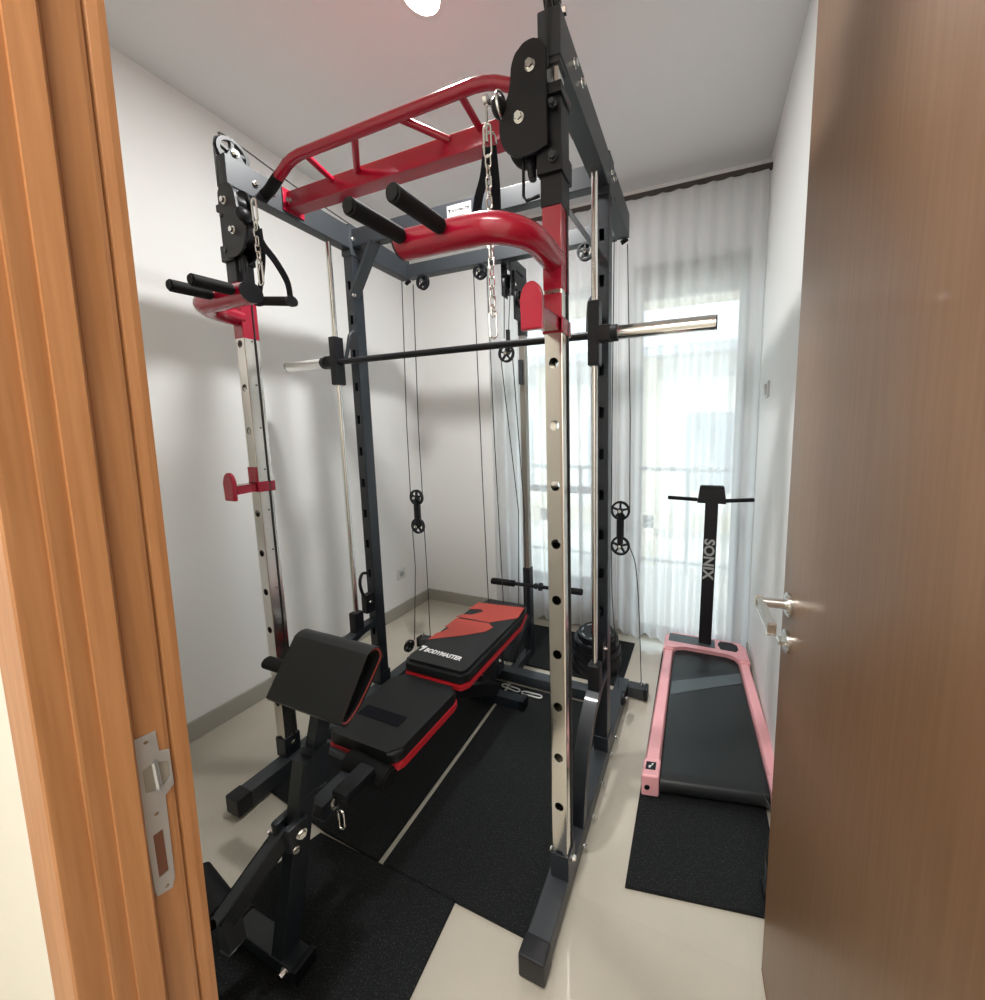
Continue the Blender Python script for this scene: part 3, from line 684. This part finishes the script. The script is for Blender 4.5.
MB().prism(rpoly(.420, .739, -.122, .208, .036), 'z', .332, .358, .004).build('pad_trim', 'redv', sp_, label='red vinyl edge band')
MB().box(.462, .655, -.028, .018, .4015, .4035, .001).build('seat_shade_strip', 'web', sp_)  # thin dark strip laid on the pad to imitate a shaded band
# frame
MB().beam((BX, -.27, .315), (BX, .80, .315), .05, .05).build('main_beam', 'navy', BN)
MB().box(BX-.15, BX+.10, .30, .33, .335, .385, .002).box(BX-.10, BX+.10, .70, .73, .335, .385, .002).build('pad_bracket', 'navy', BN)
MB().beam((BX, .70, .32), (BX, .62, .06), .05, .05).build('rear_leg', 'navy', BN)
MB().beam((BX+.03, .26, .32), (BX+.06, .60, .10), .035, .05).build('adjuster_bar', 'black', BN)
MB().box(.50, .80, .595, .645, .012, .062, .004).build('rear_foot', 'navy', BN)
for x in (.485, .785): MB().box(x, x+.03, .590, .650, .012, .068, .005).build('end_cap', 'black', BN)
MB().beam((.60, -.292, .52), (.615, -.395, .045), .045, .045, (0, 1, 0)).build('front_post', 'navy', BN)
MB().box(.43, .685, -.42, -.37, .012, .050, .004).build('front_foot', 'navy', BN)
for x in (.415, .675): MB().box(x, x+.02, -.423, -.367, .012, .054, .005).build('end_cap', 'black', BN)
bolt((.650, -.42, .034), (0, -1, 0), .010, BN)
MB().box(.640, .700, -.26, -.16, .355, .39, .006).build('seat_slider', 'black', BN)
# preacher pad
pp = [(-.285, .665), (-.278, .648), (-.262, .645), (-.225, .675), (-.150, .780), (-.142, .810), (-.150, .835), (-.170, .845), (-.190, .838), (-.203, .818)]
sx0, sx1 = .444, .756
pp = [(y-.006, .640+(z-.645)*.83) for y, z in pp]
cy_, cz_ = sum(p[0] for p in pp)/len(pp), sum(p[1] for p in pp)/len(pp)
pm = MB(); prof2 = [(v.y, v.z) for v in smooth_path([(0, y, z) for y, z in pp]+[(0, *pp[0])], 3)[:-1]]
rings = []
for t_ in (0, .15, .4, .7, 1):
    a_ = PI/2*t_; rings.append((sx0+.040*(1-math.sin(a_)), 1-.24*(math.cos(a_)**2*.9)))
stn = rings+[(sx1-.004-.040*(1-math.sin(PI/2*t_)), 1-.24*(math.cos(PI/2*t_)**2*.9)) for t_ in (1, .7, .4, .15, 0)]
rv = [[pm.bm.verts.new((x, cy_+(y-cy_)*k, cz_+(z-cz_)*k)) for y, z in prof2] for x, k in stn]
for i in range(len(rv)-1):
    for k in range(len(prof2)): pm.bm.faces.new((rv[i][k], rv[i][(k+1) % len(prof2)], rv[i+1][(k+1) % len(prof2)], rv[i+1][k]))
pm.bm.faces.new(rv[0][::-1]); pm.bm.faces.new(rv[-1])
pr = pm.build('preacher_pad', 'vinyl', BN)
pc = (-.205, .745)
rim = [(sx1-.011, cy_+(y-cy_)*.925, cz_+(z-cz_)*.925) for y, z in prof2]
MB().tube(rim, .0020, 8, closed=True).build('piping', 'redp', pr, label='thin red piping')
MB().beam((.595, -.215, .70), (.60, -.285, .44), .034, .034, (0, 1, 0)).build('preacher_post', 'navy', BN)
MB().beam((.60, -.262, .53), (.601, -.290, .42), .050, .050, (0, 1, 0)).build('post_sleeve', 'navy', BN)
# rollers
MB().cyl((.275, -.165, .648), (.44, -.165, .648), .008, 12).build('roller_axle', 'chrome', BN)
MB().cyl((.225, -.165, .640), (.400, -.165, .640), .020, 24, bev=.005).build('foam_roller', 'foam', BN)
MB().cyl((.55, -.135, .345), (.73, -.135, .330), .034, 28, bev=.006).build('foam_roller', 'foam', BN)
MB().cyl((.46, -.135, .350), (.56, -.135, .345), .010, 16).build('roller_axle', 'gun', BN)
# leg developer arm
MB().box(.565, .590, -.375, -.325, .315, .385, .006).box(.615, .640, -.375, -.325, .315, .385, .006).build('arm_hinge', 'navy', BN)
bolt((.640, -.345, .350), (1, -.3, 0), .009, BN); bolt((.640, -.362, .322), (1, -.3, 0), .006, BN); bolt((.567, -.37, .36), (-.2, -1, 0), .006, BN)
MB().beam((.592, -.345, .352), (.545, -.475, .225), .040, .040, (0, 0, 1)).build('leg_arm', 'gun', BN)
MB().beam((.545, -.470, .240), (.560, -.470, .150), .036, .036, (0, 1, 0)).build('leg_arm', 'gun', BN)
MB().cyl((.375, -.462, .245), (.515, -.470, .205), .036, 28, bev=.008).build('foam_roller', 'foam', BN)
MB().cyl((.50, -.470, .212), (.56, -.472, .205), .012, 16).build('roller_axle', 'gun', BN)
# snap hook hanging at the bench front and clips on the rear foot
def clip(c, d1, L, w, label):
    c = Vector(c); d = Vector(d1).normalized(); s_ = d.cross(Vector((0, 0, 1))).normalized(); pts = []
    for i in range(24):
        a = 2*PI*i/24; p = (L/2)*math.cos(a); q = w*math.sin(a)*(1+.35*math.cos(2*a))
        pts.append(c+d*p+s_*q)
    r = thing('snap_hook', label, 'clip', tuple(c))
    MB().tube(pts, .0034, 8, closed=True).build('wire_body', 'bright', r)
    MB().tube([pts[6]+Vector((0, 0, .003)), c+d*.002+Vector((0, 0, .004)), pts[17]+Vector((0, 0, .003))], .002, 8).build('gate', 'chrome', r)
clip((.665, .726, .0155), (1, -.12, .0), .120, .016, 'silver wire snap hook on the mat behind the bench rear foot, nearer the pad')
clip((.800, .716, .0155), (1, .02, .0), .120, .016, 'silver wire snap hook on the mat behind the bench rear foot, nearer the steel post')
r = thing('snap_hook', 'silver snap hook dangling from the front of the bench seat slider', 'clip', (.675, -.27, .36))
MB().tube(smooth_path([(.660, -.262, .375), (.655, -.268, .36), (.668, -.272, .352), (.680, -.27, .365)], 4), .004, 8).build('shackle', 'chrome', r)
MB().tube(link_path((.690, -.27, .325), .060, .011, 'x'), .0026, 8, closed=True).build('wire_body', 'chrome', r)

# ------------------------------------------------------------------ treadmill
TM = thing('treadmill', 'flat pink walking treadmill with a black post handle by the curtain', 'treadmill', (1.68, .85, .012))
def tz(y): return .085+(y-.30)*.035
x0a, x1a = 1.455, 1.905
for a, b in ((x0a, x0a+.055), (x1a-.040, x1a+.012)):
    q = MB(); ys = (.315, .56, .8, 1.05, 1.27)
    sec = [[(a, .022), (b, .022), (b, tz(y)+.008), (b-.008, tz(y)+.018), (a+.008, tz(y)+.018), (a, tz(y)+.008)] for y in ys]
    rings = [[q.bm.verts.new((p[0], y, p[1])) for p in s_] for y, s_ in zip(ys, sec)]
    for i in range(len(ys)-1):
        for k in range(6): q.bm.faces.new((rings[i][k], rings[i][(k+1) % 6], rings[i+1][(k+1) % 6], rings[i+1][k]))
    q.bm.faces.new(rings[0]); q.bm.faces.new(rings[-1][::-1])
    q.build('side_rail', 'pink', TM)
    MB().box(a-.002, b+.002, .285, .375, .018, tz(.33)+.022, .008, 3).build('end_cap', 'pink', TM)
    MB().cyl((a+.018, .2845, .06), (a+.018, .280, .06), .009, 16).build('screw', 'black', TM)
MB().box(x0a+.008, x0a+.042, .315, .352, tz(.33)+.0225, tz(.33)+.0240).build('sticker', 'black', TM, False)
MB().prism([(x0a+.018, .322), (x0a+.023, .322), (x0a+.034, .345), (x0a+.027, .345), (x0a+.027, .335), (x0a+.018, .333)], 'z', tz(.33)+.0240, tz(.33)+.0245).build('logo_mark', 'white', TM, False)
# belt: rounded at the near end
q = MB(); path = []
for k in range(9): a = PI/2+PI*k/8; path.append((.315+.030*math.cos(a), .062+.030*math.sin(a)))
top = [(1.24, tz(1.24)+.004)]+[(.315+0*.1, .092+.002)]
path = [(1.24, tz(1.24)+.004), (.8, tz(.8)+.005), (.34, tz(.34)+.006)]+[(.315+.030*math.cos(a), .060+.031*math.sin(a)) for a in [PI/2+PI*k/8 for k in range(1, 9)]]+[(1.24, .030)]
q.prism(path, 'x', x0a+.060, x1a-.044); bl = q.build('running_belt', 'belt', TM)
def beltpt(x, y): return (x, y, tz(y)+.0058)
def band(c, nm, m):
    q = MB(); v = [q.bm.verts.new(beltpt(*p)) for p in c]; q.bm.faces.new(v); g = bmesh.ops.extrude_face_region(q.bm, geom=list(q.bm.faces))
    for v_ in [e for e in g['geom'] if isinstance(e, bmesh.types.BMVert)]: v_.co.z += .0008
    return q.build(nm, m, bl, False)
band([(x0a+.062, .80), (x1a-.046, .995), (x1a-.046, 1.085), (x0a+.062, .905)], 'grey_band', 'beltband')
# head: pink hood with dark window
hd_ = MB(); yh = 1.265
outl = [(x0a-.004, 1.18), (x0a+.055, 1.18), (x0a+.075, 1.215), (x0a+.12, 1.232), (x1a-.10, 1.232), (x1a-.06, 1.215), (x1a-.040, 1.17), (x1a+.016, 1.17), (x1a+.016, 1.34), (x1a-.02, 1.375), (x0a+.04, 1.375), (x0a-.004, 1.34)]
hd_.prism(outl, 'z', .022, .150, .010, 3); hd_.build('motor_hood', 'pink', TM)
MB().prism([(x1a-.13, 1.262), (x1a-.045, 1.262), (x1a-.030, 1.29), (x1a-.035, 1.335), (x1a-.060, 1.352), (x1a-.13, 1.352), (x1a-.145, 1.31)], 'z', .149, .1515, .001).build('display_window', 'black', TM)
MB().box(x0a+.02, x1a-.16, 1.262, 1.352, .149, .1512, .001).build('hood_panel', 'beltband', TM, False)
MB().beam((1.687, 1.315, .14), (1.700, 1.315, 1.055), .072, .045, (0, -1, 0), .004).build('handle_post', 'black', TM)
MB().box(1.655, 1.72, 1.29, 1.34, .148, .162, .003).build('post_base', 'black', TM)
MB().prism([(1.618, 1.020), (1.778, 1.020), (1.765, 1.118), (1.758, 1.124), (1.640, 1.124), (1.632, 1.118)], 'y', 1.285, 1.335, .006).build('console', 'black', TM)
MB().cyl((1.448, 1.315, 1.040), (1.62, 1.315, 1.036), .0115, 18, bev=.003).build('handlebar', 'foam', TM)
MB().cyl((1.775, 1.315, 1.036), (1.925, 1.315, 1.050), .0115, 18, bev=.003).build('handlebar', 'foam', TM)
text('lettering', 'SONIX', .080, 'grey_print', TM, (1.668, 1.2915, .808), (-.014, 0, -1), (1, 0, -.014), .001, .0025, 1.02)
MB().tube(smooth_path([(1.900, .50, .035), (1.885, .40, .125), (1.900, .33, .13), (1.882, .285, .10), (1.872, .27, .033), (1.868, .23, .031), (1.858, .205, .031)], 5), .0035, 8).build('power_cord', 'cable', TM)
pg = MB().cyl((1.858, .205, .031), (1.866, .165, .031), .013, 18, .016).build('power_plug', 'black', TM)
for s in (-.007, .007): MB().cyl((1.866+s, .168, .033), (1.870+s, .147, .033), .0024, 10).build('pin', 'chrome', pg)

# the deck's near end sits a little skewed: its right side stops farther from the door than its left
for o in TM.children_recursive:
    if o.type != 'MESH' or o.name.startswith(('power', 'pin', 'handle', 'console', 'post_base', 'lettering')): continue
    for v in o.data.vertices:
        x = v.co.x+TM.location.x; y = v.co.y+TM.location.y
        if y < 1.27:
            v.co.x += .055*(x-1.47)/.43*(1.27-y)/.95
            v.co.y += (.075+.213*(x-1.455))*(1.27-y)/.985
